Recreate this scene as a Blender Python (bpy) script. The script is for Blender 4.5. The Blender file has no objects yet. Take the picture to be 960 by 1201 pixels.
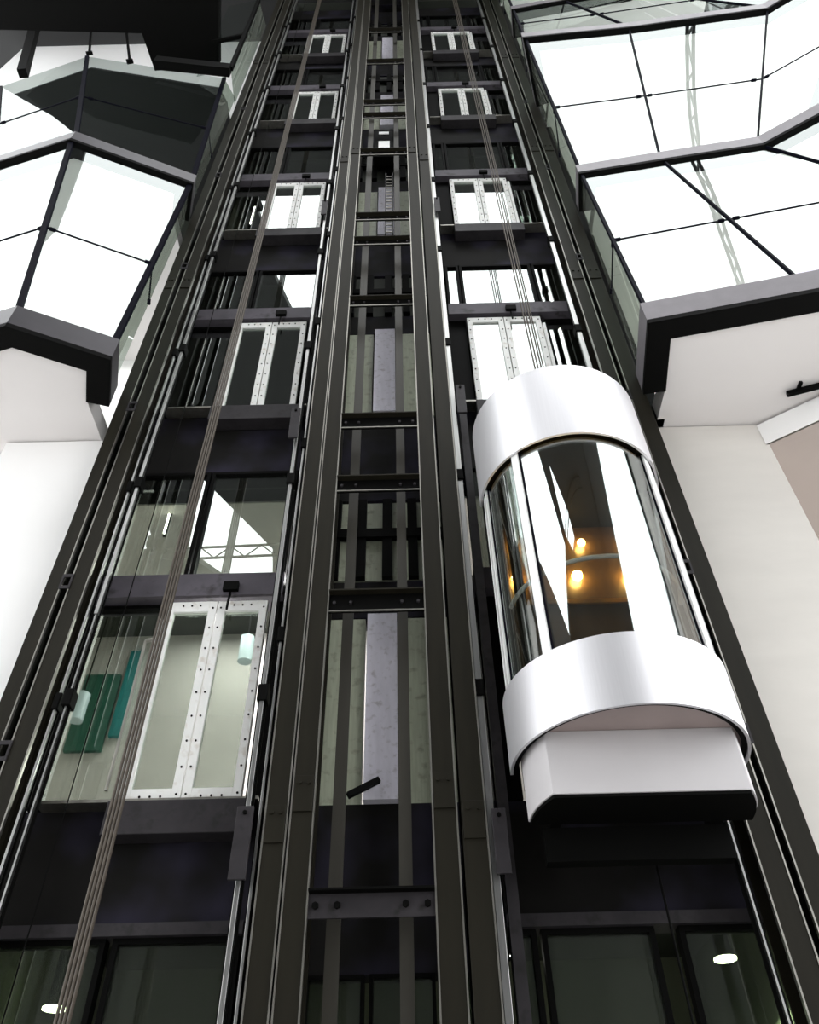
import bpy, math, random
from mathutils import Vector
random.seed(7)
PI = math.pi
scene = bpy.context.scene
col = scene.collection

# ------------------------------------------------------------------ materials
def new_mat(name):
    m = bpy.data.materials.new(name); m.use_nodes = True
    nt = m.node_tree
    return m, nt, nt.nodes['Principled BSDF']

def paint(name, c, rough=.5, metal=0., var=.25, scale=3., bump=0., spec=.5, aniso=None, dirt=None, dirt_amt=.5, soft=0.):
    """solid colour with procedural tone variation; stretch in z when aniso given; optional stain colour"""
    m, nt, b = new_mat(name)
    L = nt.links.new
    tc = nt.nodes.new('ShaderNodeTexCoord'); mp = nt.nodes.new('ShaderNodeMapping')
    mp.inputs['Scale'].default_value = aniso or (1, 1, 1)
    L(tc.outputs['Object'], mp.inputs['Vector'])
    nz = nt.nodes.new('ShaderNodeTexNoise'); nz.inputs['Scale'].default_value = scale; nz.inputs['Detail'].default_value = 6
    L(mp.outputs['Vector'], nz.inputs['Vector'])
    mx = nt.nodes.new('ShaderNodeMix'); mx.data_type = 'RGBA'
    lo = [max(0, v*(1-var)) for v in c]; hi = [min(1, v*(1+var)) for v in c]
    mx.inputs['A'].default_value = (*lo, 1); mx.inputs['B'].default_value = (*hi, 1)
    L(nz.outputs['Fac'], mx.inputs['Factor'])
    out = mx.outputs['Result']
    if dirt:
        n2 = nt.nodes.new('ShaderNodeTexNoise'); n2.inputs['Scale'].default_value = scale*1.7; n2.inputs['Detail'].default_value = 8
        L(tc.outputs['Object'], n2.inputs['Vector'])
        rp = nt.nodes.new('ShaderNodeValToRGB'); rp.color_ramp.elements[0].position = .56-soft; rp.color_ramp.elements[1].position = .72+soft
        if soft: n2.inputs['Scale'].default_value = .9; n2.inputs['Detail'].default_value = 3
        rp.color_ramp.elements[1].color = (dirt_amt,)*3 + (1,)
        L(n2.outputs['Fac'], rp.inputs['Fac'])
        m2 = nt.nodes.new('ShaderNodeMix'); m2.data_type = 'RGBA'
        m2.inputs['B'].default_value = (*dirt, 1)
        L(out, m2.inputs['A']); L(rp.outputs['Color'], m2.inputs['Factor']); out = m2.outputs['Result']
    L(out, b.inputs['Base Color'])
    b.inputs['Roughness'].default_value = rough; b.inputs['Metallic'].default_value = metal
    b.inputs['Specular IOR Level'].default_value = spec
    if bump:
        bp = nt.nodes.new('ShaderNodeBump'); bp.inputs['Strength'].default_value = bump; bp.inputs['Distance'].default_value = .02
        L(nz.outputs['Fac'], bp.inputs['Height']); L(bp.outputs['Normal'], b.inputs['Normal'])
    return m

def glass(name, tint, refl, rough=0., edge=.35, streak=0.):
    """architectural pane: tinted see-through plus a mirror coat that grows at grazing angles"""
    m, nt, b = new_mat(name); nt.nodes.remove(b)
    L = nt.links.new
    out = nt.nodes['Material Output']
    tr = nt.nodes.new('ShaderNodeBsdfTransparent'); tr.inputs['Color'].default_value = (*tint, 1)
    gl = nt.nodes.new('ShaderNodeBsdfGlossy'); gl.inputs['Roughness'].default_value = rough
    gl.inputs['Color'].default_value = (.93, .98, .96, 1)
    lw = nt.nodes.new('ShaderNodeLayerWeight'); lw.inputs['Blend'].default_value = .35
    mr = nt.nodes.new('ShaderNodeMapRange')
    mr.inputs['To Min'].default_value = refl; mr.inputs['To Max'].default_value = min(1, refl+edge)
    L(lw.outputs['Facing'], mr.inputs['Value'])
    mx = nt.nodes.new('ShaderNodeMixShader')
    L(mr.outputs['Result'], mx.inputs['Fac']); L(tr.outputs[0], mx.inputs[1]); L(gl.outputs[0], mx.inputs[2])
    last = mx.outputs[0]
    if streak:                                    # grime film running down the pane
        tc = nt.nodes.new('ShaderNodeTexCoord'); mp = nt.nodes.new('ShaderNodeMapping'); mp.inputs['Scale'].default_value = (9, 9, .7)
        nz = nt.nodes.new('ShaderNodeTexNoise'); nz.inputs['Scale'].default_value = 1.2; nz.inputs['Detail'].default_value = 5
        L(tc.outputs['Object'], mp.inputs['Vector']); L(mp.outputs['Vector'], nz.inputs['Vector'])
        mm = nt.nodes.new('ShaderNodeMath'); mm.operation = 'MULTIPLY'; mm.inputs[1].default_value = streak
        L(nz.outputs['Fac'], mm.inputs[0])
        df = nt.nodes.new('ShaderNodeBsdfDiffuse'); df.inputs['Color'].default_value = (.40, .43, .37, 1)
        m2 = nt.nodes.new('ShaderNodeMixShader'); L(mm.outputs[0], m2.inputs['Fac']); L(last, m2.inputs[1]); L(df.outputs[0], m2.inputs[2]); last = m2.outputs[0]
    L(last, out.inputs['Surface'])
    return m

def lamp_mat(name, c, s):
    m, nt, b = new_mat(name)
    b.inputs['Base Color'].default_value = (*c, 1); b.inputs['Emission Color'].default_value = (*c, 1); b.inputs['Emission Strength'].default_value = s
    return m

STEEL = paint('dark painted steel', (.0115, .0102, .0066), .5, .0, .4, 2.2, .05, .12, (4, 4, .6))
STEELW = paint('worn dark steel', (.026, .0235, .026), .5, .1, .6, 5, .1, .2, None, (.012, .011, .010), .8)
HEADER = paint('violet grey header steel', (.075, .068, .08), .5, .1, .5, 3, .1, .2, None, (.02, .018, .018), .8)
BLACK = paint('black steel', (.002, .002, .0018), .6, 0, .3, 3, 0, .05)
POLISH = paint('polished guide steel', (.42, .42, .41), .35, 1., .3, 4, 0, .5, (6, 6, .3))
EDGE = paint('bare steel and edge highlight', (.30, .29, .26), .4, 1., .35, 5, 0, .5, (3, 3, .5))
BRUSH = paint('brushed stainless steel', (.74, .73, .755), .42, .75, .05, 6, .0, .5, (12, 12, .25))
ALU = paint('white coated aluminium', (.80, .80, .79), .35, .0, .05, 4)
SKIRT = paint('light grey sheet metal', (.52, .50, .51), .5, 0., .05, 3)
WARMPAN = paint('brown grey floor pan', (.30, .24, .23), .45, 0., .15, 3)
DOORW = paint('white enamel door steel', (.72, .72, .70), .4, 0., .08, 6, .0, .5, None, (.38, .30, .22), .45)
PLASTER_L = paint('whitened lit plaster', (.94, .93, .92), .8, 0, .03, 1.5)  # plaster whitened, the stronger light on it put into the colour
PLASTER_R = paint('beige troweled plaster', (.69, .66, .62), .85, 0, .06, 1.6, .08, .3, (1, 1, 3))
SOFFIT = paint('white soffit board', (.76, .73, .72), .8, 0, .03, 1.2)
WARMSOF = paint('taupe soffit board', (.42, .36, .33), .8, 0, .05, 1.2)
ROOMW = paint('white room wall', (.82, .82, .80), .8, 0, .04, 1)
ROOMG = paint('grey lobby wall', (.55, .53, .50), .8, 0, .12, 1.3)
ROOMD = paint('unlit dark lobby wall', (.03, .034, .026), .8, 0, .2, 1.3)  # unlit rooms: their darkness is painted into the wall colour
CONC = paint('pale concrete pier', (.60, .58, .65), .8, 0, .15, 9, .2, .3, (2, 2, .5), (.20, .17, .16), .45)
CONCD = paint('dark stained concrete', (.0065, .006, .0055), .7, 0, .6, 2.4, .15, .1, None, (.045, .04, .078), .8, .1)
OLIVE = paint('olive frosted panel', (.30, .32, .24), .5, 0, .25, 6, 0, .5, (6, 6, .6), (.08, .08, .06), .5)
ROOF = paint('dark roof lining', (.012, .012, .012), .8, 0, .2, 1)
FLOORM = paint('grey stone floor', (.42, .41, .40), .6, 0, .15, 1)
EDGEL = paint('dark violet edge beam', (.04, .036, .042), .4, .2, .6, 1.2)
ROPE = paint('greased wire rope', (.055, .044, .033), .5, .4, .3, 30)
GREEN = paint('dark green board', (.012, .10, .065), .5, 0, .1, 2)
TEAL = paint('teal board', (.01, .20, .20), .5, 0, .1, 2)
BLUEW = paint('pale blue cylinder', (.55, .68, .72), .4, 0, .1, 2)
BEAMF = paint('grey violet edge beam', (.15, .138, .15), .4, .2, .2, 6)
GASK = paint('black gasket', (.002, .002, .006), .6, 0, .1, 2, 0, .04)
G_BAY = glass('bay glass', (.70, .76, .73), .15, 0, .2)
G_SIDE = glass('bay return glass', (.45, .52, .45), .14, 0, .3, .2)
G_FAC = glass('facade glass', (.64, .67, .63), .22, 0, .35, .012)
G_LOW = glass('ground glass', (.45, .52, .40), .08, 0, .25, .08)
G_CAR = glass('car glass', (.80, .84, .84), .20, 0, .4)
WARM = lamp_mat('warm lamp', (1, .55, .13), 50)
COOL = lamp_mat('white lamp', (1, 1, .88), 9)

# ------------------------------------------------------------------ mesh builder
class MB:
    def __init__(s): s.v = []; s.f = []; s.sm = []
    def add(s, vs, fs, smooth=False):
        n = len(s.v); s.v += [tuple(v) for v in vs]
        for f in fs: s.f.append(tuple(i+n for i in f)); s.sm.append(smooth)
        return s
    def box(s, x0, x1, y0, y1, z0, z1):
        vs = [(x, y, z) for z in (z0, z1) for y in (y0, y1) for x in (x0, x1)]
        return s.add(vs, [(0, 2, 3, 1), (4, 5, 7, 6), (0, 1, 5, 4), (2, 6, 7, 3), (0, 4, 6, 2), (1, 3, 7, 5)])
    def prism(s, pts, z0, z1):
        n = len(pts)
        a = sum(pts[i][0]*pts[(i+1) % n][1]-pts[(i+1) % n][0]*pts[i][1] for i in range(n))
        if a < 0: pts = pts[::-1]
        vs = [(x, y, z0) for x, y in pts]+[(x, y, z1) for x, y in pts]
        fs = [tuple(range(n))[::-1], tuple(range(n, 2*n))]+[(i, (i+1) % n, n+(i+1) % n, n+i) for i in range(n)]
        return s.add(vs, fs)
    def tube(s, path, r, n=8, caps=True):
        path = [Vector(p) for p in path]; vs = []; fs = []
        for i, p in enumerate(path):
            t = (path[min(i+1, len(path)-1)]-path[max(i-1, 0)]).normalized()
            a = t.cross(Vector((0, 1, 0)) if abs(t.y) < .9 else Vector((1, 0, 0))).normalized(); b = t.cross(a)
            for k in range(n):
                q = p+(a*math.cos(2*PI*k/n)+b*math.sin(2*PI*k/n))*r; vs.append(q)
        for i in range(len(path)-1):
            for k in range(n):
                fs.append((i*n+k, i*n+(k+1) % n, (i+1)*n+(k+1) % n, (i+1)*n+k))
        s.add(vs, fs, True)
        if caps:
            s.add(vs[:n], [tuple(range(n))[::-1]]); s.add(vs[-n:], [tuple(range(n))])
        return s
    def arc(s, cx, cy, r0, r1, a0, a1, z0, z1, n=48):
        """solid curved wall; angle 90 faces the hall (towards -y)"""
        vs = []; fs = []
        for i in range(n+1):
            t = math.radians(a0+(a1-a0)*i/n); c, d = math.cos(t), -math.sin(t)
            vs += [(cx+r0*c, cy+r0*d, z0), (cx+r1*c, cy+r1*d, z0), (cx+r1*c, cy+r1*d, z1), (cx+r0*c, cy+r0*d, z1)]
        sid = [[], [], [], []]
        for i in range(n):
            for k in range(4):
                sid[k].append((4*i+k, 4*i+4+k, 4*i+4+(k+1) % 4, 4*i+(k+1) % 4))
        for k in range(4):
            s.add(vs, sid[k], k in (1, 3))
        s.add(vs[:4], [(0, 1, 2, 3)]); s.add(vs[-4:], [(3, 2, 1, 0)])
        return s
    def beam(s, p, q, w, t, up=(0, 0, 1)):
        """bar of section w x t from p to q"""
        p, q = Vector(p), Vector(q); d = (q-p).normalized(); a = d.cross(Vector(up))
        if a.length < 1e-4: a = d.cross(Vector((1, 0, 0)))
        a.normalize(); b = d.cross(a).normalized()
        vs = [e+a*sx*w/2+b*sy*t/2 for e in (p, q) for sx, sy in ((-1, -1), (1, -1), (1, 1), (-1, 1))]
        return s.add(vs, [(0, 1, 2, 3), (7, 6, 5, 4), (0, 4, 5, 1), (1, 5, 6, 2), (2, 6, 7, 3), (3, 7, 4, 0)])
    def slab(s, quad, t):
        """pane of thickness t from three or four corner points"""
        q = [Vector(v) for v in quad]; n = (q[1]-q[0]).cross(q[2]-q[0]).normalized()*t/2
        m = len(q); vs = [v-n for v in q]+[v+n for v in q]
        return s.add(vs, [tuple(range(m))[::-1], tuple(range(m, 2*m))]+[(i, (i+1) % m, m+(i+1) % m, m+i) for i in range(m)])
    def build(s, name, mat, parent=None, origin=None, bevel=0):
        me = bpy.data.meshes.new(name)
        off = Vector((0, 0, 0))
        if parent is not None: off = parent_world(parent)
        elif origin is not None: off = Vector(origin)
        else:
            xs, ys, zs = zip(*s.v); off = Vector(((min(xs)+max(xs))/2, (min(ys)+max(ys))/2, min(zs)))
        me.from_pydata([tuple(Vector(v)-off) for v in s.v], [], s.f); me.update()
        me.polygons.foreach_set('use_smooth', s.sm)
        # merge doubles + outward normals
        import bmesh
        bm = bmesh.new(); bm.from_mesh(me); bmesh.ops.remove_doubles(bm, verts=bm.verts, dist=1e-5)
        bmesh.ops.recalc_face_normals(bm, faces=bm.faces); bm.to_mesh(me); bm.free()
        if any(s.sm): me.set_sharp_from_angle(angle=math.radians(40))
        me.materials.append(mat)
        o = bpy.data.objects.new(name, me); col.objects.link(o)
        if parent is not None: o.parent = parent
        else: o.location = off
        if bevel:
            md = o.modifiers.new('bevel', 'BEVEL'); md.width = bevel; md.segments = 2; md.limit_method = 'ANGLE'
        return o

def parent_world(p):
    v = Vector((0, 0, 0))
    while p is not None: v += p.location; p = p.parent
    return v

def tag(o, label, cat, group=None):
    o['label'] = label; o['category'] = cat; o['kind'] = 'thing'
    if group: o['group'] = group
    return o
def thing(name, loc, label, cat, group=None):
    o = bpy.data.objects.new(name, None); col.objects.link(o); o.location = loc; o.empty_display_size = .2
    return tag(o, label, cat, group)
def struct(name, mb, mat):
    o = mb.build(name, mat); o['kind'] = 'structure'; return o
def struct_empty(name, loc):
    o = bpy.data.objects.new(name, None); col.objects.link(o); o.location = loc; o['kind'] = 'structure'; return o

def area(name, loc, rot, sx, sy, power, c=(1, 1, 1)):
    l = bpy.data.lights.new(name, 'AREA'); l.shape = 'RECTANGLE'; l.size = sx; l.size_y = sy; l.energy = power; l.color = c
    o = bpy.data.objects.new(name, l); col.objects.link(o); o.location = loc; o.rotation_euler = rot; return o

FZ = -1.6            # hall floor; the camera stands 1.6 m above it, at the origin
TOP = 34.            # roof
FY = 7.15            # plane of the landing doors
SILL = [3.36, 9.19, 14.72, 20.53, 25.85, 31.45]      # landing sills
STOREY = ['first', 'second', 'third', 'fourth', 'fifth', 'sixth']

# ------------------------------------------------------------------ setting
struct('floor', MB().box(-30, 30, -42, 16, FZ-.3, FZ), FLOORM)
struct('wall_front', MB().box(-30, 30, -42.4, -42, FZ, TOP), ROOF)
struct('ceiling', MB().prism([(-14, -.4), (-15.2, 3.2), (-17.5, 8), (-20, 16), (30, 16), (30, 1.6), (4.6, 1.6), (4.6, -.5)], TOP, TOP+.4), ROOF)  # unseen roof slabs, outlines cut to shape sky light and mirrored shapes
struct('ceiling.001', MB().prism([(-16, -22.8), (-14, -.4), (-6.3, -.4), (-6, -3.9), (-4.6, -8.5), (-4.6, -13.5), (-11.7, -16.6), (-12.7, -19.1), (-14, -22.8)], TOP, TOP+.4), ROOF)
struct('ceiling.002', MB().prism([(-11.7, -16.6), (-8.6, -22.5), (-9, -25.4), (18.5, -25.4), (18, -13.5), (-4.6, -13.5)], TOP, TOP+.4), ROOF)
struct('ceiling.003', MB().prism([(-16, -22.8), (-14, -22.8), (-12.1, -25.4), (18.5, -25.4), (18.5, -42), (-30, -42), (-30, -22.8)], TOP, TOP+.4), ROOF)
struct('wall_shade', MB().box(-30.4, -30, -42, 16, 21, TOP), ROOF)  # unseen wall added to shade the upper shaft

# back wall of the shafts: dark concrete bands between the glazed storeys
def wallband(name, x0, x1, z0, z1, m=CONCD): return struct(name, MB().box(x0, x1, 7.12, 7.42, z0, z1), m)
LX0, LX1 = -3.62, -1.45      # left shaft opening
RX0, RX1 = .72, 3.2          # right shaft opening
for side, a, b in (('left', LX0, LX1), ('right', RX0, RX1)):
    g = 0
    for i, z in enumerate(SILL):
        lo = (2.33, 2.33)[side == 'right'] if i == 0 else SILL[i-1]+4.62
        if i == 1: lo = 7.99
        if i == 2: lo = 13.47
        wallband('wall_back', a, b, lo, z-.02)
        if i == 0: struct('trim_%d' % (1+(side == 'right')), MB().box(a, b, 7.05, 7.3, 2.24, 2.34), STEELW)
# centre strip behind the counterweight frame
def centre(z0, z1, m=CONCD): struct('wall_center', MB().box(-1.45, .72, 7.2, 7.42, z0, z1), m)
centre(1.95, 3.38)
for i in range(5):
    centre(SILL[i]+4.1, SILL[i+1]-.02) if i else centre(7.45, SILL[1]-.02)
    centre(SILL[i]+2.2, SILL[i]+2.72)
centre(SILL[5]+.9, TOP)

# hall walls either side, the left whitened for its stronger light
struct('wall_left', MB().box(-5.65, -3.62, 7.18, 7.45, FZ, 8.78), PLASTER_L)
struct('wall_left.001', MB().box(-12, -5.65, 9.2, 9.5, FZ, 8.78), PLASTER_L)
struct('wall_right', MB().box(3.2, 4.95, 7.18, 7.6, FZ, 8.78), PLASTER_R)
struct('wall_right.001', MB().box(4.65, 4.95, 7.6, 12, FZ, 8.36), PLASTER_R)
struct('wall_right.002', MB().box(4.95, 12, 12, 12.3, FZ, 8.36), PLASTER_R)

# lobby rooms behind the landing doors, one per storey
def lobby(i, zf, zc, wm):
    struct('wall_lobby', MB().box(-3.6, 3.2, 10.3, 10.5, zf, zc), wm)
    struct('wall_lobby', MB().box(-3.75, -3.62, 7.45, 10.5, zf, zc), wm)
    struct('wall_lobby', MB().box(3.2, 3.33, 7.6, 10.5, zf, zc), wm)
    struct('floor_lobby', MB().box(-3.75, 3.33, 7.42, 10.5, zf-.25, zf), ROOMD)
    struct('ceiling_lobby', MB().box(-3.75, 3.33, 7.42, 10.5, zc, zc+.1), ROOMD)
struct('wall_lobby', MB().box(-5.4, 3.2, 10.3, 10.5, 3.1, 7.69), ROOMG)
struct('wall_lobby', MB().box(-5.5, -5.4, 7.45, 10.5, 3.1, 7.69), ROOMG)
struct('wall_lobby', MB().box(3.2, 3.33, 7.6, 10.5, 3.1, 7.69), ROOMG)
struct('floor_lobby', MB().box(-5.5, 3.33, 7.42, 10.5, 2.95, 3.2), ROOMG)
struct('ceiling_lobby', MB().box(-5.5, 3.33, 7.42, 9.0, 7.69, 7.72), ROOMG)
struct('ceiling_lobby', MB().box(-5.5, 3.33, 7.42, 10.5, 7.72, 7.95), BLACK)
struct('ceiling_lobby', MB().box(-5.5, 3.33, 9.0, 10.5, 7.69, 7.72), ROOMD)
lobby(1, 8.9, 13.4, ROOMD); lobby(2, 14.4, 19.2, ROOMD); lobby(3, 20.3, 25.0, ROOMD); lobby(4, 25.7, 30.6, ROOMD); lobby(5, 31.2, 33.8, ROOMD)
lobby(6, FZ+.05, 2.9, paint('olive lobby wall', (.15, .155, .115), .8, 0, .1, 1))

# ------------------------------------------------------------------ shaft glazing (windows of the setting)
WN = [0]
def glazing(x0, x1, z0, z1, mat=None, fr=.045, y=7.16, backing=None):
    WN[0] += 1
    r = struct_empty('window_%d' % WN[0], ((x0+x1)/2, y, z0))
    f = MB()
    f.box(x0, x1, y-.05, y+.06, z0, z0+fr).box(x0, x1, y-.05, y+.06, z1-fr, z1).box(x0, x0+fr, y-.05, y+.06, z0+fr, z1-fr).box(x1-fr, x1, y-.05, y+.06, z0+fr, z1-fr)
    f.build('window_frame', BLACK, r)
    MB().box(x0+fr, x1-fr, y-.006, y+.006, z0+fr, z1-fr).build('pane', mat or G_FAC, r)
    return r
for i, z in enumerate(SILL[:5]):
    top = SILL[i+1]-1.21 if i == 0 else (13.45 if i == 1 else z+4.6)
    top = [7.98, 13.45, 19.3, 25.1, 30.4][i]
    glazing(-3.60, -2.62, z+2.75, top); glazing(-2.60, -1.47, z+2.75, top)      # fanlights over the header
    glazing(1.0, 2.28, z+2.75, top); glazing(2.30, 3.18, z+2.75, top)
    glazing(.74, .98, z+2.75, top)
    glazing(-3.60, -2.77, z, z+2.38)                                            # sidelights beside the doors
    glazing(2.29, 3.18, z, z+2.38)
    for a, b in ((LX0, LX1), (RX0, RX1)):                                       # header beam
        struct('trim_%d' % (10+i), MB().box(a, b, 6.98, 7.3, z+2.40, z+2.72), HEADER)
    struct('trim_%d' % (20+i), MB().box(-1.59, -1.45, 7.12, 7.3, z, z+2.4), BLACK)
    struct('trim_%d' % (30+i), MB().box(.72, .99, 7.12, 7.3, z, z+2.4), BLACK)
glazing(-3.6, -2.58, FZ+.1, 2.24, G_LOW); glazing(-2.52, -1.47, FZ+.1, 2.24, G_LOW)
glazing(1.0, 1.93, FZ+.1, 2.24, G_LOW); glazing(2.13, 3.18, FZ+.1, 2.24, G_LOW)
glazing(.74, .96, FZ+.1, 2.24, G_LOW)
for k, (a, b) in enumerate(((-1.42, -.95), (-.93, -.45), (-.41, .12), (.14, .7))): glazing(a, b, FZ+.1, 1.95, G_LOW, .03, 7.22)

# concrete pier and olive panels of the centre strip
for i, z in enumerate(SILL[:5]):
    zt = z+2.18
    struct('wall_pier', MB().box(-.493, -.169, 7.10, 7.40, z+.02, zt), CONC)
    for a, b in ((-1.30, -.52), (-.14, .62)):
        struct('wall_panel', MB().box(a, b, 7.20, 7.36, z+.02, zt), OLIVE)
    if i < 5:
        z2 = z+2.76; z3 = 7.42 if i == 0 else z+4.05
        if i == 0:
            struct('wall_panel', MB().box(-1.3, .62, 7.22, 7.36, z2, z3), OLIVE)
        else:
            struct('wall_panel', MB().box(-1.3, .62, 7.22, 7.36, z2, z3), ROOMD)
        t = MB(); 
        for x in (-.92, -.60, -.28, .03): t.box(x-.06, x+.06, 7.14, 7.22, z2, z3)
        t.box(-1.3, .62, 7.12, 7.2, z2+.62, z2+.76)
        struct('trim_%d' % (40+i), t, BLACK)

# ------------------------------------------------------------------ landing doors
rv0 = MB().tube([(0, .002, 0), (0, -.008, 0)], .011, 8).build('rivet', BLACK, None, (0, 0, 0)); RIVET = rv0.data; bpy.data.objects.remove(rv0)
def landing_door(i, left):
    z = SILL[i]
    x0, x1 = (-2.73, -1.61) if left else (1.01, 2.21)
    side = 'left' if left else 'right'
    names = {0: 'lowest', 1: 'second lowest', 2: 'middle', 3: 'second highest', 4: 'highest'}
    extra = {0: ' a pale room behind its panes', 1: ' clearly riveted', 2: ' with bright mirroring panes', 3: ' with dark panes', 4: ' near the very top'}[i]
    if not left and i == 1: extra = ' just above the round lift car'
    if not left and i == 0: return
    r = thing('lift_entrance', ((x0+x1)/2, 7.1, z), 'white riveted two-leaf lift door, %s in %s shaft,%s' % (names[i], side, extra), 'lift door', 'landing doors of the %s shaft' % side)
    xm = (x0+x1)/2; y0, y1 = 7.03, 7.10
    s = .085
    for a, b in ((x0, xm-.006), (xm+.006, x1)):
        f = MB()
        f.box(a, a+s, y0, y1, z+.01, z+2.35).box(b-s, b, y0, y1, z+.01, z+2.35)
        f.box(a+s, b-s, y0, y1, z+.01, z+.14).box(a+s, b-s, y0, y1, z+2.21, z+2.35)
        lf = f.build('door_leaf', DOORW, r, bevel=.006)
        MB().box(a+s, b-s, 7.06, 7.072, z+.14, z+2.21).build('pane', G_FAC, lf)
        pts = [(xx, z+.08+k*.272) for k in range(9) for xx in (a+s*.45, b-s*.45)]+[(a+s+(b-a-2*s)*k/4, zz) for k in range(1, 4) for zz in (z+.06, z+2.29)]
        for xx, zz in pts:
            o = bpy.data.objects.new('rivet', RIVET); col.objects.link(o); o.parent = lf; o.location = Vector((xx, y0, zz))-parent_world(lf)
    jx = x0-.05 if left else x1+.005
    MB().box(jx, jx+.045, 7.0, 7.14, z+.01, z+2.1).build('side_post', DOORW, r)
    a, b = (-3.45, -1.43) if left else (.72, 3.05)
    MB().box(a, b, 6.93, 7.115, z-.03, z).build('sill', EDGE, r)
    a, b = (-2.78, -1.5) if left else (.98, 2.3)
    MB().box(a, b, 6.9, 7.11, z-.34, z-.03).build('apron', STEELW, r, bevel=.008)
    h = MB(); h.tube([(xm+.13, 7.0, z+2.5), (xm+.13, 6.96, z+2.30), (xm+.13, 6.96, z+2.18)], .014).box(xm+.05, xm+.22, 6.93, 6.98, z+2.44, z+2.56)
    h.build('door_lock', BLACK, r)
for i in range(5):
    landing_door(i, True); landing_door(i, False)

# ------------------------------------------------------------------ steel columns
def hbeam(x0, x1, y, depth, label, group, splices, edges, outer=False):
    xc = (x0+x1)/2
    r = thing('steel_column', (xc, y, FZ), label, 'column', group)
    MB().box(x0, x1, y, y+.022, FZ, TOP).build('flange', STEEL, r, bevel=.004)
    MB().box(xc-.008, xc+.008, y+.022, y+depth-.022, FZ, TOP).build('web', STEEL, r)
    MB().box(x0, x1, y+depth-.022, y+depth, FZ, TOP).build('flange', STEEL, r)
    for e in edges:
        xx = x0 if e < 0 else x1
        MB().box(xx-.007, xx+.007, y-.006, y+.03, FZ, TOP).build('edge', EDGE, r)  # bright strip painting in the light that flange edges catch
    for z in splices:
        p = MB().box(x0+.012, x1-.012, y-.016, y, z-.16, z+.16).build('splice_plate', STEEL, r, bevel=.004)
        for zz in (z+.09,):
            for xx in (x0+.055, x1-.055): MB().tube([(xx, y-.016, zz), (xx, y-.032, zz)], .017, 6).build('bolt', STEEL, p)
CG = 'columns beside the centre strip'; OG = 'columns at the outer shaft sides'
hbeam(-1.052, -.862, 6.5, .34, 'dark steel column on the left edge of the centre cross beams', CG, (3.16, 17.33, 31), (1, -1))
hbeam(-1.265, -1.080, 6.5, .34, 'dark steel column just left of the pair holding the cross beams', CG, (2.9, 16.9, 30.5), (-1, 1))
hbeam(.135, .335, 6.5, .34, 'dark steel column on the right edge of the centre cross beams', CG, (3.16, 17.33, 31), (-1, 1))
hbeam(.372, .575, 6.5, .34, 'dark steel column between the centre column and the lift car', CG, (2.9, 16.9, 30.5), (1,))
hbeam(-3.942, -3.779, 6.6, .3, 'outermost dark column at the left hall wall', OG, (12.1, 24), (1,))
hbeam(-3.682, -3.504, 6.6, .3, 'second dark column from the left hall wall', OG, (12.1, 24), (1, -1))
hbeam(3.030, 3.248, 6.6, .3, 'outermost dark column at the right beige wall', OG, (12.1, 17.5, 24), (-1,))
hbeam(2.750, 2.950, 6.6, .3, 'second dark column from the right beige wall', OG, (12.1, 17.5, 24), (1, -1))

# batten plates tying the outer pairs
for xa, xb, sd in ((-3.79, -3.672, 'left'), (2.94, 3.04, 'right')):
    for k, z in enumerate((3.6, 5.6, 8.7, 12.6, 16.4, 20.3)):
        t = MB().box(xa, xb, 6.585, 6.6, z-.02, z+.02).box(xa, xb, 6.585, 6.6, z+.14, z+.18).box(xa, xa+.02, 6.585, 6.6, z+.02, z+.14).box(xb-.02, xb, 6.585, 6.6, z+.02, z+.14)
        o = t.build('batten_plate', STEELW)
        tag(o, 'small steel batten tying the %s outer column pair, %s counted from below' % (sd, ['first', 'second', 'third', 'fourth', 'fifth', 'sixth'][k]), 'bracket', 'battens between outer columns')

# ------------------------------------------------------------------ guide rails
def rail(x, w, y, label, clips, mat=POLISH, nose=.012, low=None):
    r = thing('guide_rail', (x, y, FZ), label, 'guide rail', 'lift guide rails')
    MB().box(x-w/2, x+w/2, y+.05, y+.062, FZ, TOP).build('rail_foot', BLACK, r)
    MB().box(x-nose, x+nose, y, y+.05, FZ if low is None else low, TOP).build('rail_head', mat, r, bevel=.003)
    if low is not None: MB().box(x-.008, x+.008, y+.01, y+.05, FZ, low).build('rail_head', mat, r)
    for z in clips:
        MB().box(x-w*.62, x+w*.62, y-.02, y+.12, z-.09, z+.09).build('clip', BLACK, r, bevel=.01)
cl = [4.2, 7.2, 10.1, 13.0, 15.9, 18.8, 21.7, 24.6, 27.5]
rail(-3.275, .07, 6.55, 'bright polished guide rail along the left side of left shaft', cl, nose=.02, low=5.2)
rail(-3.400, .05, 6.62, 'thin rail between polished rail and outer columns, left shaft', cl)
rail(-1.430, .08, 6.55, 'bright guide rail along right side of left shaft', cl, nose=.02)
rail(-1.325, .06, 6.58, 'thin guide rail next to the left centre column pair', [z+.7 for z in cl])
rail(.620, .07, 6.55, 'bright guide rail between centre column and lift car', cl, nose=.03)
rail(2.612, .08, 6.62, 'bright polished guide rail right of the lift car', [z+.4 for z in cl], nose=.034, low=2.9)

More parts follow.
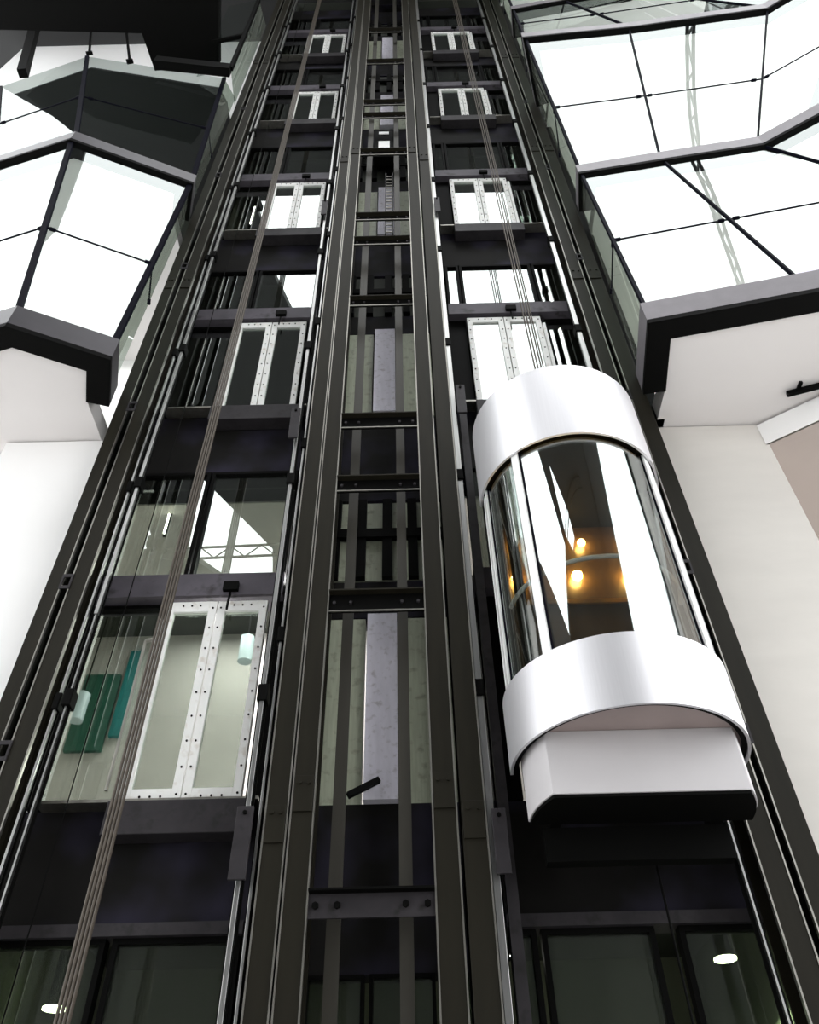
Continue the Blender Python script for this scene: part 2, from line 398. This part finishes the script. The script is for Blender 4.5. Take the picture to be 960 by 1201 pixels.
# brackets and switch plates on the rails
def bracket(x0, x1, z0, z1, label, y=6.47):
    r = thing('rail_bracket', ((x0+x1)/2, y, z0), label, 'bracket', 'rail brackets')
    MB().box(x0, x1, y, y+.03, z0, z1).build('plate', STEELW, r, bevel=.004)
    MB().box(x0+.02, x1-.02, y+.03, y+.075, (z0+z1)/2-.04, (z0+z1)/2+.04).build('arm', BLACK, r)
    MB().tube([((x0+x1)/2, y, z1-.06), ((x0+x1)/2, y-.02, z1-.06)], .018, 6).build('bolt', BLACK, r)
bracket(-1.50, -1.36, 2.45, 3.05, 'grey steel plate on the rail under the lowest left door')
bracket(.62, .74, 2.45, 2.98, 'grey steel plate on the rail below the lift car')
bracket(-1.52, -1.40, 7.9, 8.5, 'steel plate under the right end of the second left sill')
bracket(.66, .78, 8.3, 8.9, 'steel plate at the upper left of the lift car', 6.45)
bracket(.60, .70, 14.3, 14.9, 'pale switch plate beside the middle right door')
bracket(-1.50, -1.40, 14.3, 14.9, 'pale switch plate beside the middle left door')
for k, (x, z, w) in enumerate(((-1.25, 26.7, 'upper left'), (.55, 26.7, 'upper right'), (.60, 21.6, 'lower right'))):
    r = thing('bulkhead_lamp', (x, 6.9, z), 'tiny white box lamp high in the shaft, %s of three' % w, 'lamp', 'small shaft lamps')
    MB().box(x-.07, x+.07, 6.86, 6.93, z, z+.3).build('diffuser', COOL if False else ALU, r, bevel=.01)
    MB().box(x-.08, x+.08, 6.93, 7.2, z-.02, z+.32).build('back_box', BLACK, r)
# running brown bracing strip between rail and car
o = MB().box(.705, .80, 6.72, 6.8, FZ, 9.2).build('shaft_stringer', STEELW); tag(o, 'brown stained vertical steel strip directly left of the lift car', 'strip')

# ------------------------------------------------------------------ cross beams of the centre frame
ZB = [(2.163, 2.343, 'bolted'), (5.115, 5.34, ''), (6.911, 7.105, ''), (8.097, 8.31, ''), (11.11, 11.29, ''), (13.13, 13.30, ''), (14.09, 14.25, ''), (17.13, 17.31, ''), (19.28, 19.44, ''), (20.13, 20.3, ''), (23.27, 23.45, ''), (26.2, 26.4, '')]
ORD = ['lowest', 'second', 'third', 'fourth', 'fifth', 'sixth', 'seventh', 'eighth', 'ninth', 'tenth', 'eleventh', 'twelfth']
for k, (a, b, w) in enumerate(ZB):
    lab = ('stained bolted cross beam between centre columns, lowest in the frame' if k == 0 else 'dark angle cross beam between centre columns, %s counted from the bottom' % ORD[k])
    r = thing('cross_beam', (-.36, 6.52, a), lab, 'beam', 'cross beams of the centre frame')
    MB().box(-.855, .128, 6.52, 6.54, a, b).build('beam_web', STEELW if k == 0 else BLACK, r)
    MB().box(-.855, .128, 6.44, 6.54, b, b+.02).build('top_flange', STEEL if k else BLACK, r, bevel=.003)
    if k: MB().box(-.855, .128, 6.505, 6.52, a, a+.016).build('bottom_edge', EDGE, r)
    for x in (-.80, -.63, -.10, .07):
        MB().tube([(x, 6.52, (a+b)/2), (x, 6.495, (a+b)/2)], .028 if k == 0 else .018, 6).build('bolt', BLACK if k == 0 else STEELW, r)

# counterweight guides behind the cross beams
for x0, x1, z0, z1, lab in ((-.735, -.62, FZ, 33.5, 'left of two brown counterweight guides behind the cross beams'), (-.155, -.045, FZ, 33.5, 'right of two brown counterweight guides behind the cross beams')):
    r = thing('counterweight_guide', ((x0+x1)/2, 6.8, z0), lab, 'guide', 'counterweight guides')
    MB().box(x0, x1, 6.78, 6.80, z0, z1).build('guide_face', paint('brown guide steel', (.03, .027, .02), .5, .2, .3, 3, .05, .5, (5, 5, .5)), r)
    MB().box((x0+x1)/2-.01, (x0+x1)/2+.01, 6.8, 6.95, z0, z1).build('guide_web', BLACK, r)
r = thing('counterweight', (-.33, 6.9, 17.6), 'dark counterweight block stack high between the guides', 'counterweight')
MB().box(-.60, -.17, 6.84, 7.04, 17.9, 18.9).build('weight_stack', BLACK, r); MB().box(-.50, -.27, 6.83, 6.85, 19.2, 19.32).build('name_plate', ALU, r); MB().box(-.6, -.17, 6.86, 7.02, 18.9, 19.5).build('frame', BLACK, r)
MB().box(-.50, -.25, 6.825, 6.84, 18.25, 18.75).build('pale_plate', ALU, r)
r = thing('shaft_ladder', (-.26, 6.9, 14.3), 'small rung ladder between the counterweight guides', 'ladder')
for x in (-.33, -.19): MB().box(x-.012, x+.012, 6.88, 6.92, 14.3, 17.1).build('ladder_rail', STEELW, r)
for k in range(18): MB().tube([(-.33, 6.9, 14.4+k*.15), (-.19, 6.9, 14.4+k*.15)], .012, 6).build('rung', EDGE, r)
o = MB().beam((-.62, 6.95, 3.35), (-.34, 7.0, 3.52), .06, .05).build('shaft_wedge', BLACK); tag(o, 'short slanted black bar leaning at the foot of pale pier', 'bar')

# ------------------------------------------------------------------ ropes
def rope(x0, x1, y, z0, z1, label, grp, rr=.013, mt=None):
    n = 6; o = MB().tube([(x0+(x1-x0)*k/n, y, z0+(z1-z0)*k/n) for k in range(n+1)], rr, 8).build('wire_rope', mt or ROPE); tag(o, label, 'rope', grp)
for k, (dx, w) in enumerate(((-.045, 'leftmost'), (-.015, 'second from left'), (.015, 'third from left'), (.045, 'rightmost'))):
    rope(-2.46+dx, -2.43+dx, 6.3, FZ, TOP, 'steel hoisting rope hanging before the left doors, %s of four' % w, 'hoisting ropes of the left shaft', .014)
for k, (dx, w) in enumerate(((-.055, 'leftmost'), (-.015, 'second from left'), (.03, 'third from left'), (.06, 'rightmost'))):
    rope(1.80+dx, 1.76+dx, 6.3, 7.8, TOP, 'steel hoisting rope running up from the lift car roof, %s of four' % w, 'hoisting ropes of the lift car', .011)
rope(-3.05, -3.05, 6.7, FZ, TOP, 'single thin black cable left of the left hoisting ropes', None, .006, BLACK)
rope(1.95, 1.95, 6.7, FZ, 2.9, 'thin cable hanging from below the lift car', None, .010, BLACK)
o = None
r = thing('limit_switch_cord', (-2.76, 6.9, 5.0), 'thin pale pull rod left of lowest left door, hooked top', 'rod')
MB().tube([(-2.80, 6.85, 3.4), (-2.80, 6.85, 5.05)], .016, 8).build('rod', EDGE, r); MB().tube([(-2.80, 6.85, 5.05), (-2.73, 6.85, 5.07)], .022, 8).build('hook', EDGE, r)

# ------------------------------------------------------------------ the panoramic lift car
CX, CY = 1.806, 6.351
car = thing('lift_car', (CX, CY, 2.8), 'rounded glass lift car with brushed steel bands, in right shaft', 'lift car')
def arcpart(name, mat, r0, r1, a0, a1, z0, z1, parent=car, n=64, bevel=0): return MB().arc(CX, CY, r0, r1, a0, a1, z0, z1, n).build(name, mat, parent, bevel=bevel)
ur = arcpart('upper_band', BRUSH, .975, 1.0, -4, 184, 6.50, 7.72)
arcpart('band_soffit', BLACK, .86, .975, 0, 180, 6.53, 6.58, ur)
pts = [(CX+.985*math.cos(t), CY-.985*math.sin(t)) for t in [PI*k/32 for k in range(33)]]
MB().prism(pts, 7.62, 7.66).build('roof_panel', SKIRT, car)
MB().prism([(CX+.86*math.cos(t), CY-.86*math.sin(t)) for t in [PI*k/32 for k in range(33)]], 6.60, 6.64).build('ceiling_panel', BLACK, car)
lb = arcpart('lower_band', BRUSH, .975, 1.0, -6, 186, 3.261, 3.931)
arcpart('band_lip', BLACK, .93, .975, 0, 180, 3.28, 3.30, lb)
arcpart('band_ledge', ALU, .90, .975, 0, 180, 3.90, 3.93, lb)
MB().prism([(CX+.97*math.cos(t), CY-.97*math.sin(t)) for t in [PI*k/32 for k in range(33)]], 3.33, 3.38).build('floor_pan', WARMPAN, car)
for a0, a1 in ((2, 32), (42, 131.5), (137, 178)):
    arcpart('curved_pane', G_CAR, .925, .937, a0, a1, 3.93, 6.53, car, 48)
def mull(a, w, mat=ALU, r0=.90, r1=.965):
    m = arcpart('mullion', mat, r0, r1, a-w/2, a+w/2, 3.93, 6.56, car, 4)
    arcpart('gasket', GASK, .905, .945, a-w/2-1.2, a-w/2, 3.93, 6.53, m, 2); arcpart('gasket', GASK, .905, .945, a+w/2, a+w/2+1.2, 3.93, 6.53, m, 2)
mull(134.2, 5.0); mull(37, 9.0); mull(177.5, 3.5); mull(171, 2.0); mull(2, 4); mull(20, 2.5)
hr = MB().tube([(CX+.84*math.cos(t), CY-.84*math.sin(t), 4.90) for t in [math.radians(8+164*k/48) for k in range(49)]], .022, 10).build('handrail', ALU, car)
for a in (28, 136):
    t = math.radians(a); MB().tube([(CX+.84*math.cos(t), CY-.84*math.sin(t), 4.90), (CX+.92*math.cos(t), CY-.92*math.sin(t), 4.90)], .016, 8).build('handrail_bracket', ALU, hr)
# shallow cab behind the round front
WOOD = paint('dark wood panel', (.075, .046, .022), .35, 0, .4, 4, 0, .5, (6, 6, .4))
MB().box(1.0, 2.52, 6.90, 6.93, 3.34, 6.62).build('rear_panel', WOOD, car)
MB().box(.98, 1.0, CY, 6.93, 3.34, 7.6).build('side_panel', STEEL, car); MB().box(2.52, 2.54, CY, 6.93, 3.34, 7.6).build('side_panel', STEEL, car)
MB().box(1.0, 2.52, CY, 6.9, 3.34, 3.38).build('rear_floor', WOOD, car); MB().box(1.0, 2.52, CY, 6.9, 6.60, 6.64).build('rear_ceiling', BLACK, car)
MB().box(1.02, 2.5, 6.87, 6.90, 5.44, 5.50).build('wall_rail', paint('warm brass', (.55, .33, .10), .3, 1., .1, 5), car)
for x, z, rr in ((1.18, 5.80, .055), (1.85, 5.80, .06), (2.44, 5.80, .06), (1.98, 6.30, .045), (2.5, 6.29, .035), (1.2, 6.28, .03)):
    m = MB()
    for i in range(6):
        a, b = PI*i/6, PI*(i+1)/6
        for j in range(12):
            c, d = 2*PI*j/12, 2*PI*(j+1)/12
            P = lambda u, v: (x+rr*math.sin(u)*math.cos(v), 6.84-.0+rr*math.sin(u)*math.sin(v), z+rr*math.cos(u))
            m.add([P(a, c), P(b, c), P(b, d), P(a, d)] if 0 < i < 5 else ([P(a, c), P(b, c), P(b, d)] if i == 0 else [P(a, c), P(b, c), P(a, d)]), [(0, 1, 2, 3)] if 0 < i < 5 else [(0, 1, 2)], True)
    m.build('wall_lamp', WARM, car)
# skirt under the car: round sides cut flat at the front
def cut(r, yf):
    t0 = math.asin((CY-yf)/r)
    left = [(CX+r*math.cos(PI-t0*k/10), CY-r*math.sin(PI-t0*k/10)) for k in range(11)]
    right = [(CX+r*math.cos(t0*(1-k/10)), CY-r*math.sin(t0*(1-k/10))) for k in range(11)]
    return left+right
MB().prism(cut(.905, 5.862), 2.80, 3.33).build('skirt', SKIRT, car, bevel=.006)
MB().prism(cut(.890, 5.875), 2.775, 2.80).build('underside', BLACK, car)
for x in (1.12, 2.42): MB().box(x-.04, x+.04, 6.36, 6.55, 2.78, 7.62).build('sling_upright', BLACK, car)
MB().box(1.02, 2.5, 6.40, 6.52, 2.5, 2.77).build('sling_beam', BLACK, car)
MB().box(1.3, 2.3, 6.2, 6.4, 7.66, 7.86).build('crosshead', STEEL, car)

# ------------------------------------------------------------------ faceted glass bays
LV = [8.9, 14.5, 20.1, 25.7, 31.3]
RB = [[(3.20, 6.58), (3.054, 5.474), (4.97, 5.105), (7.9, 4.53), (10.3, 3.2)],
      [(3.27, 6.58), (3.166, 5.872), (4.657, 5.666), (6.353, 5.441), (8.4, 4.24)],
      [(3.20, 6.58), (2.757, 5.127), (5.106, 4.975), (8.059, 4.675), (9.5, 3.83)],
      [(3.27, 6.58), (3.166, 5.872), (4.657, 5.666), (6.353, 5.441), (8.4, 4.24)],
      [(3.20, 6.58), (2.757, 5.127), (5.106, 4.975), (8.059, 4.675), (9.5, 3.83)]]
LB = [[(-4.03, 6.58), (-3.798, 5.833), (-4.964, 5.296), (-6.6, 5.75), (-8.0, 6.3)],
      [(-3.96, 6.58), (-3.728, 5.894), (-5.684, 5.081), (-7.30, 5.50), (-9.0, 6.1)],
      [(-3.97, 6.58), (-4.171, 6.098), (-7.358, 5.55), (-9.647, 6.168), (-11.5, 6.7)],
      [(-3.96, 6.58), (-3.90, 5.73), (-5.684, 4.75), (-7.30, 5.30), (-9.0, 6.1)],
      [(-3.97, 6.58), (-3.954, 5.782), (-6.976, 5.262), (-9.30, 5.89), (-11, 6.4)]]
def inset(pl, d, sgn):
    """offset of a plan polyline towards the building"""
    out = []
    for i, p in enumerate(pl):
        a = Vector(pl[max(i-1, 0)]); b = Vector(pl[min(i+1, len(pl)-1)]); p = Vector(p)
        ns = []
        for u, v in ((a, p), (p, b)):
            e = v-u
            if e.length > 1e-6: e.normalize(); ns.append(Vector((-e.y, e.x))*sgn)
        n = sum(ns, Vector((0, 0))); n.normalize()
        k = d/max(.5, n.dot(ns[0]))
        out.append(tuple(p+n*k))
    return out
WORDS = ['lowest', 'middle', 'upper', 'topmost']
def bay(side, PL, lv, skip=()):
    sgn = 1 if side == 'right' else -1
    for i in range(len(lv)):
        z = lv[i]; pl = PL[i]; inn = inset(pl, .30, sgn)
        # edge beam: each level is one thing
        hgt = .40 if i == 0 else .30
        nm = ['lowest, above the white soffit', 'second', 'third', 'fourth', 'fifth'][i]
        if (side, i) not in skip:
            r = thing('edge_beam', (pl[1][0], pl[1][1], z-.06), 'folded dark edge beam of %s glass bay, %s from below' % (side, nm) if i else 'dark edge beam at the foot of the %s glass bay' % side, 'beam', 'edge beams of the glass bays')
            for k in range(len(pl)-1):
                q = [pl[k], pl[k+1], inn[k+1], inn[k]]
                MB().prism(q, z-.06, z-.06+hgt).build('beam_face', BEAMF if side == 'right' else EDGEL, r)
                MB().prism(q, z-.14, z-.06).build('underside_shade', BLACK, r)  # black underside strip, painting in the shade under the beam
        # floor slab
        poly = inn+[(inn[-1][0], 12.), (inn[0][0], 12.)]
        struct('ceiling_bay', MB().prism(poly, z-.10, z+.22 if i < 2 or side == 'right' else z), SOFFIT if (side == 'right' or i < 2) else ROOF)
    for i in range(len(lv)-1):
        z0, z1 = lv[i]+(.34 if i == 0 else .24), lv[i+1]-.06
        A, B = PL[i], PL[i+1]
        A, B = inset(A, .06, sgn), inset(B, .06, sgn)
        r = thing('glass_bay', (A[1][0], A[1][1], z0), 'faceted frameless glass storey, %s of %s bay' % (WORDS[i], side) + ('' if i else ', over the white soffit'), 'bay window', 'glass storeys of the bays')
        for k in range(len(A)-1):
            a0, a1 = Vector((*A[k], z0)), Vector((*A[k+1], z0)); b0, b1 = Vector((*B[k], z1)), Vector((*B[k+1], z1))
            f = .42
            m0, m1 = a0.lerp(b0, f), a1.lerp(b1, f)
            g = G_SIDE if k == 0 else G_BAY
            for q in ((a0, a1, m1, m0), (m0, m1, b1, b0)):
                N = 8; vs = [(q[0].lerp(q[1], u/N)).lerp(q[3].lerp(q[2], u/N), v/N) for v in range(N+1) for u in range(N+1)]
                MB().add(vs, [(v*(N+1)+u, v*(N+1)+u+1, (v+1)*(N+1)+u+1, (v+1)*(N+1)+u) for v in range(N) for u in range(N)], True).build('pane', g, r)
            MB().tube([m0, m1], .014, 6).build('joint', GASK, r)
            for t in (.04, .93):
                c = m0.lerp(m1, t); MB().tube([c-(m1-m0).normalized()*.045, c+(m1-m0).normalized()*.045], .03, 6).build('clamp', GASK, r)
            if k > 0:
                MB().beam(a0, b0, (.05 if side == 'right' else .085) if k == 1 or side == 'left' else .035, .05, (0, 1, 0)).build('mullion', GASK, r)
bay('right', RB, LV)
LB[2][3:] = [(-9.647, 6.168), (-11.5, 6.7)]
bay('left', LB[:3], [8.9, 14.5, 21.2], skip=(('left', 2),))
# room walls seen through the bays
for i in range(4):
    z = LV[i]
    struct('wall_bay', MB().box(3.35, 12, 9.6, 9.8, z+.22, LV[i+1]-.1), ROOMW)
    if i < 2: struct('wall_bay', MB().box(-12, -3.76, 9.6, 9.8, z+.22, (14.4, 21.2)[i]), (ROOMW, ROOMD)[i])
    struct('wall_shaft', MB().box(3.21, 3.6, 7.05, 7.5, z-.1, LV[i+1]-.1), BLACK)
    struct('wall_shaft', MB().box(-4.0, -3.63, 7.05, 7.5, z-.1, LV[i+1]-.1), BLACK)
    area('bay_fill', (6.5, 8, LV[i+1]-.3), (0, 0, 0), 4, 2, 40)  # added fill without a fixture, brightens the rooms behind the bay glass
    if i == 0: area('bay_fill', (-6.5, 8, LV[i+1]-.3), (0, 0, 0), 4, 2, 30)
o = MB().prism([(7.45, 7.35), (8.6, 7.25), (8.9, 8.2), (7.95, 8.15), (7.25, 7.5)], 14.34, 14.395).build('purple_glow', paint('painted purple glow', (.45, .28, .62), .6, 0, .1, 3)); tag(o, 'painted purple glow patch seen behind the lowest right bay glass', 'board')  # purple glow in the glass painted as a flat coloured patch
# dropped soffit on the far right with its fascia, and the black track lamp
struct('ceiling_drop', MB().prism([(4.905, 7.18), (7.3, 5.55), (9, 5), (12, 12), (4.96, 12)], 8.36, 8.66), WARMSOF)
struct('trim_fascia', MB().add([(4.90, 7.17, 8.36), (7.3, 5.53, 8.36), (7.3, 5.53, 8.76), (4.90, 7.17, 8.76), (4.92, 7.2, 8.36), (7.32, 5.56, 8.36), (7.32, 5.56, 8.76), (4.92, 7.2, 8.76)],
       [(0, 1, 2, 3), (7, 6, 5, 4), (0, 4, 5, 1), (3, 2, 6, 7), (0, 3, 7, 4), (1, 5, 6, 2)]), PLASTER_L)
r = thing('track_lamp', (5.25, 6.5, 8.7), 'short black track lamp under the right soffit', 'lamp')
MB().beam((5.15, 6.62, 8.74), (5.9, 6.38, 8.74), .06, .07).build('track', BLACK, r)
for x in (5.3, 5.75): MB().box(x-.02, x+.02, 6.45, 6.58, 8.76, 8.8).build('mount', BLACK, r)

# dark void of the upper left storey
struct('wall_left.002', MB().box(-14, -3.76, 8.6, 8.8, 21.3, 33.8), PLASTER_L)
CAN = ((-10.3, 4.2), (-10.7, 5.66), (-9.95, 5.69), (-6.73, 5.83), (-6.6, 6.73), (-4.85, 6.62), (-4.48, 4.6), (-4.3, 3.6))
struct('ceiling_canopy', MB().prism(list(CAN), 23.9, 24.3), BLACK)
# glass storey further up beside the outer column
r = thing('glass_bay', (-4.0, 5.8, 20.6), 'narrow pale glass strip of the left bay at the top beside the shaft', 'bay window', 'glass storeys of the bays')
for q, nm_, m_ in ((((-4.75, 5.95, 20.6), (-3.92, 5.80, 20.6), (-3.98, 5.86, 23.6), (-4.85, 6.0, 23.6)), 'pane', G_BAY), (((-4.85, 6.0, 23.6), (-3.98, 5.86, 23.6), (-4.08, 5.91, 27.5), (-5.0, 6.05, 27.5)), 'pane', G_BAY), (((-3.92, 5.80, 20.6), (-3.97, 6.58, 20.6), (-3.97, 6.58, 27.5), (-4.08, 5.91, 27.5)), 'pane', G_SIDE)):
    MB().add(q, [(0, 1, 2), (0, 2, 3)]).build(nm_, m_, r)
MB().beam((-3.92, 5.80, 20.6), (-4.08, 5.91, 27.5), .09, .09, (0, 1, 0)).build('corner_post', BLACK, r)
MB().beam((-4.87, 6.0, 23.6), (-3.98, 5.86, 23.6), .1, .1).build('crossbar', BLACK, r)
MB().beam((-5.6, 5.60, 20.5), (-3.92, 5.80, 20.5), .2, .35).build('foot_beam', BLACK, r)
for p, q, w, lab in (((-7.79, 7.0, 25.8), (-9.95, 7.0, 33.95), .07, 'slim dark slanting rod above the ridge of upper left glass, longer one'), ((-9.20, 7.0, 26.7), (-10.97, 7.0, 33.95), .06, 'slim dark slanting rod near the peak of upper left glass, shorter one'), ((-12.80, 7.0, 33.95), (-10.6, 7.0, 24.9), .24, 'thick dark slanting brace at the far upper left')):
    r = thing('steel_brace', p, lab, 'brace', 'braces of the open storey')
    MB().beam(p, q, w, w, (0, 1, 0)).build('brace_bar', BLACK, r); MB().beam(Vector(p)-Vector((.08, 0, .04)), Vector(p)+Vector((.08, 0, .04)), w*1.6, w*1.6).build('foot_bracket', BLACK, r)

# ------------------------------------------------------------------ things in the lobbies
r = thing('wall_board', (-4.6, 10.25, 5.68), 'dark green board with teal strip behind the lowest left sidelight', 'board')
MB().box(-4.94, -4.42, 10.22, 10.295, 5.68, 6.94).build('board', GREEN, r); MB().box(-4.36, -4.19, 10.22, 10.295, 5.9, 7.36).build('strip', TEAL, r)
for x, z, lab in ((-2.42, 6.68, 'small pale cylinder lamp seen through the right leaf of lowest left door'), (-4.60, 5.78, 'pale blue cylinder lamp beside the green board')):
    r = thing('cylinder_lamp', (x, 9.6, z), lab, 'lamp')
    MB().tube([(x, 9.6, z), (x, 9.6, z+.42)], .10, 16).build('body', BLUEW, r); MB().tube([(x, 9.6, z+.42), (x, 9.6, z+.46)], .05, 12).build('cap', BLACK, r); MB().tube([(x, 9.6, z+.46), (x, 9.6, 7.69)], .012, 6).build('stem', BLACK, r)
for x, y, z, lab in ((-3.22, 8.0, 1.95, 'round glowing downlight behind lower left ground pane'), (2.75, 8.0, 2.22, 'round glowing downlight behind lower right ground pane'), (.92, 8.4, 2.4, 'tiny glowing downlight right of the centre columns')):
    r = thing('downlight', (x, y, z), lab, 'lamp', 'ground lobby downlights')
    MB().tube([(x, y, z), (x, y, z+.02)], .10 if x != .92 else .06, 20).build('diffuser', COOL, r); MB().tube([(x, y, z+.02), (x, y, 2.9)], .07, 20).build('can', BLACK, r)
for x, z0, z1, lab in ((-3.22, 7.3, 7.65, 'left first'), (-3.21, 16.3, 17.1, 'left third'), (2.60, 15.0, 15.9, 'right third'), (2.66, 11.6, 12.9, 'right second')):  # added glowing strips standing for upright bright lines in the glass
    r = thing('bright_strip', (x, 7.6, z0), 'upright white glowing strip behind the shaft glass, %s storey' % lab, 'lamp', 'upright glowing strips')
    MB().tube([(x, 7.55, z0), (x, 7.55, z1)], .014, 8).build('tube', COOL, r); MB().box(x-.02, x+.02, 7.57, 7.6, z0-.03, z1+.03).build('holder', BLACK, r)

# ------------------------------------------------------------------ skylight trusses (seen mirrored in the glass)
def truss(p, q, label):
    p, q = Vector(p), Vector(q); d = (q-p); n = 34
    r = thing('roof_truss', p, label, 'truss', 'skylight trusses')
    t = MB(); up = Vector((0, 0, .9))
    t.beam(p, q, .12, .12); t.beam(p+up, q+up, .12, .12)
    t.build('chords', ROOF, r)
    t = MB()
    for k in range(n):
        a = p+d*(k/n); b = p+d*((k+1)/n); t.beam(a if k % 2 else a+up, b+up if k % 2 else b, .07, .07)
    t.build('lattice', ROOF, r)
truss((-28, -22.5, 32.9), (4, -21.5, 32.9), 'long lattice truss across the skylight at the back')
truss((10.0, -30, 32.9), (10.0, 2, 32.9), 'long lattice truss running along the right skylight')

# ------------------------------------------------------------------ light
w = bpy.data.worlds.new('sky'); scene.world = w; w.use_nodes = True
bg = w.node_tree.nodes['Background']; bg.inputs['Color'].default_value = (.97, .99, 1., 1); bg.inputs['Strength'].default_value = 1.0
area('lobby_light', (-2.2, 9.2, 7.6), (0, 0, 0), 2.5, 1, 60)
l = bpy.data.lights.new('lobby_fill', 'POINT'); l.energy = 26; l.shadow_soft_size = .01; o = bpy.data.objects.new('lobby_fill', l); col.objects.link(o); o.location = (-2.6, 8.7, 4.6)  # added point light with no pendant, lifts the lobby ceiling
for p, e in (((-3.2, 8.1, 1.7), 14), ((2.7, 8.1, 2.0), 22), ((.3, 8.6, 2.0), 10)):
    l = bpy.data.lights.new('downlight_bulb', 'SPOT'); l.energy = e*2.5; l.spot_size = 2.6; l.shadow_soft_size = .01; o = bpy.data.objects.new('downlight_bulb', l); col.objects.link(o); o.location = p

# ------------------------------------------------------------------ camera
F, T = 940., 936.
th = math.atan(F/T); roll = math.radians(1.35)
cam = bpy.data.cameras.new('camera'); co = bpy.data.objects.new('camera', cam); col.objects.link(co)
cam.sensor_fit = 'HORIZONTAL'; cam.sensor_width = 36; cam.lens = 36*F/960; cam.clip_start = .05; cam.clip_end = 300
from mathutils import Matrix
co.matrix_world = Matrix.Rotation(PI/2+th, 4, 'X') @ Matrix.Rotation(-roll, 4, 'Z')
scene.camera = co
scene.view_settings.view_transform = 'Standard'; scene.view_settings.look = 'None'
scene.view_settings.gamma = 1; scene.view_settings.use_curve_mapping = False
scene.view_settings.exposure = 2.0
scene.cycles.use_denoising = True
scene.cycles.max_bounces = 10; scene.cycles.transparent_max_bounces = 16; scene.cycles.sample_clamp_indirect = 8
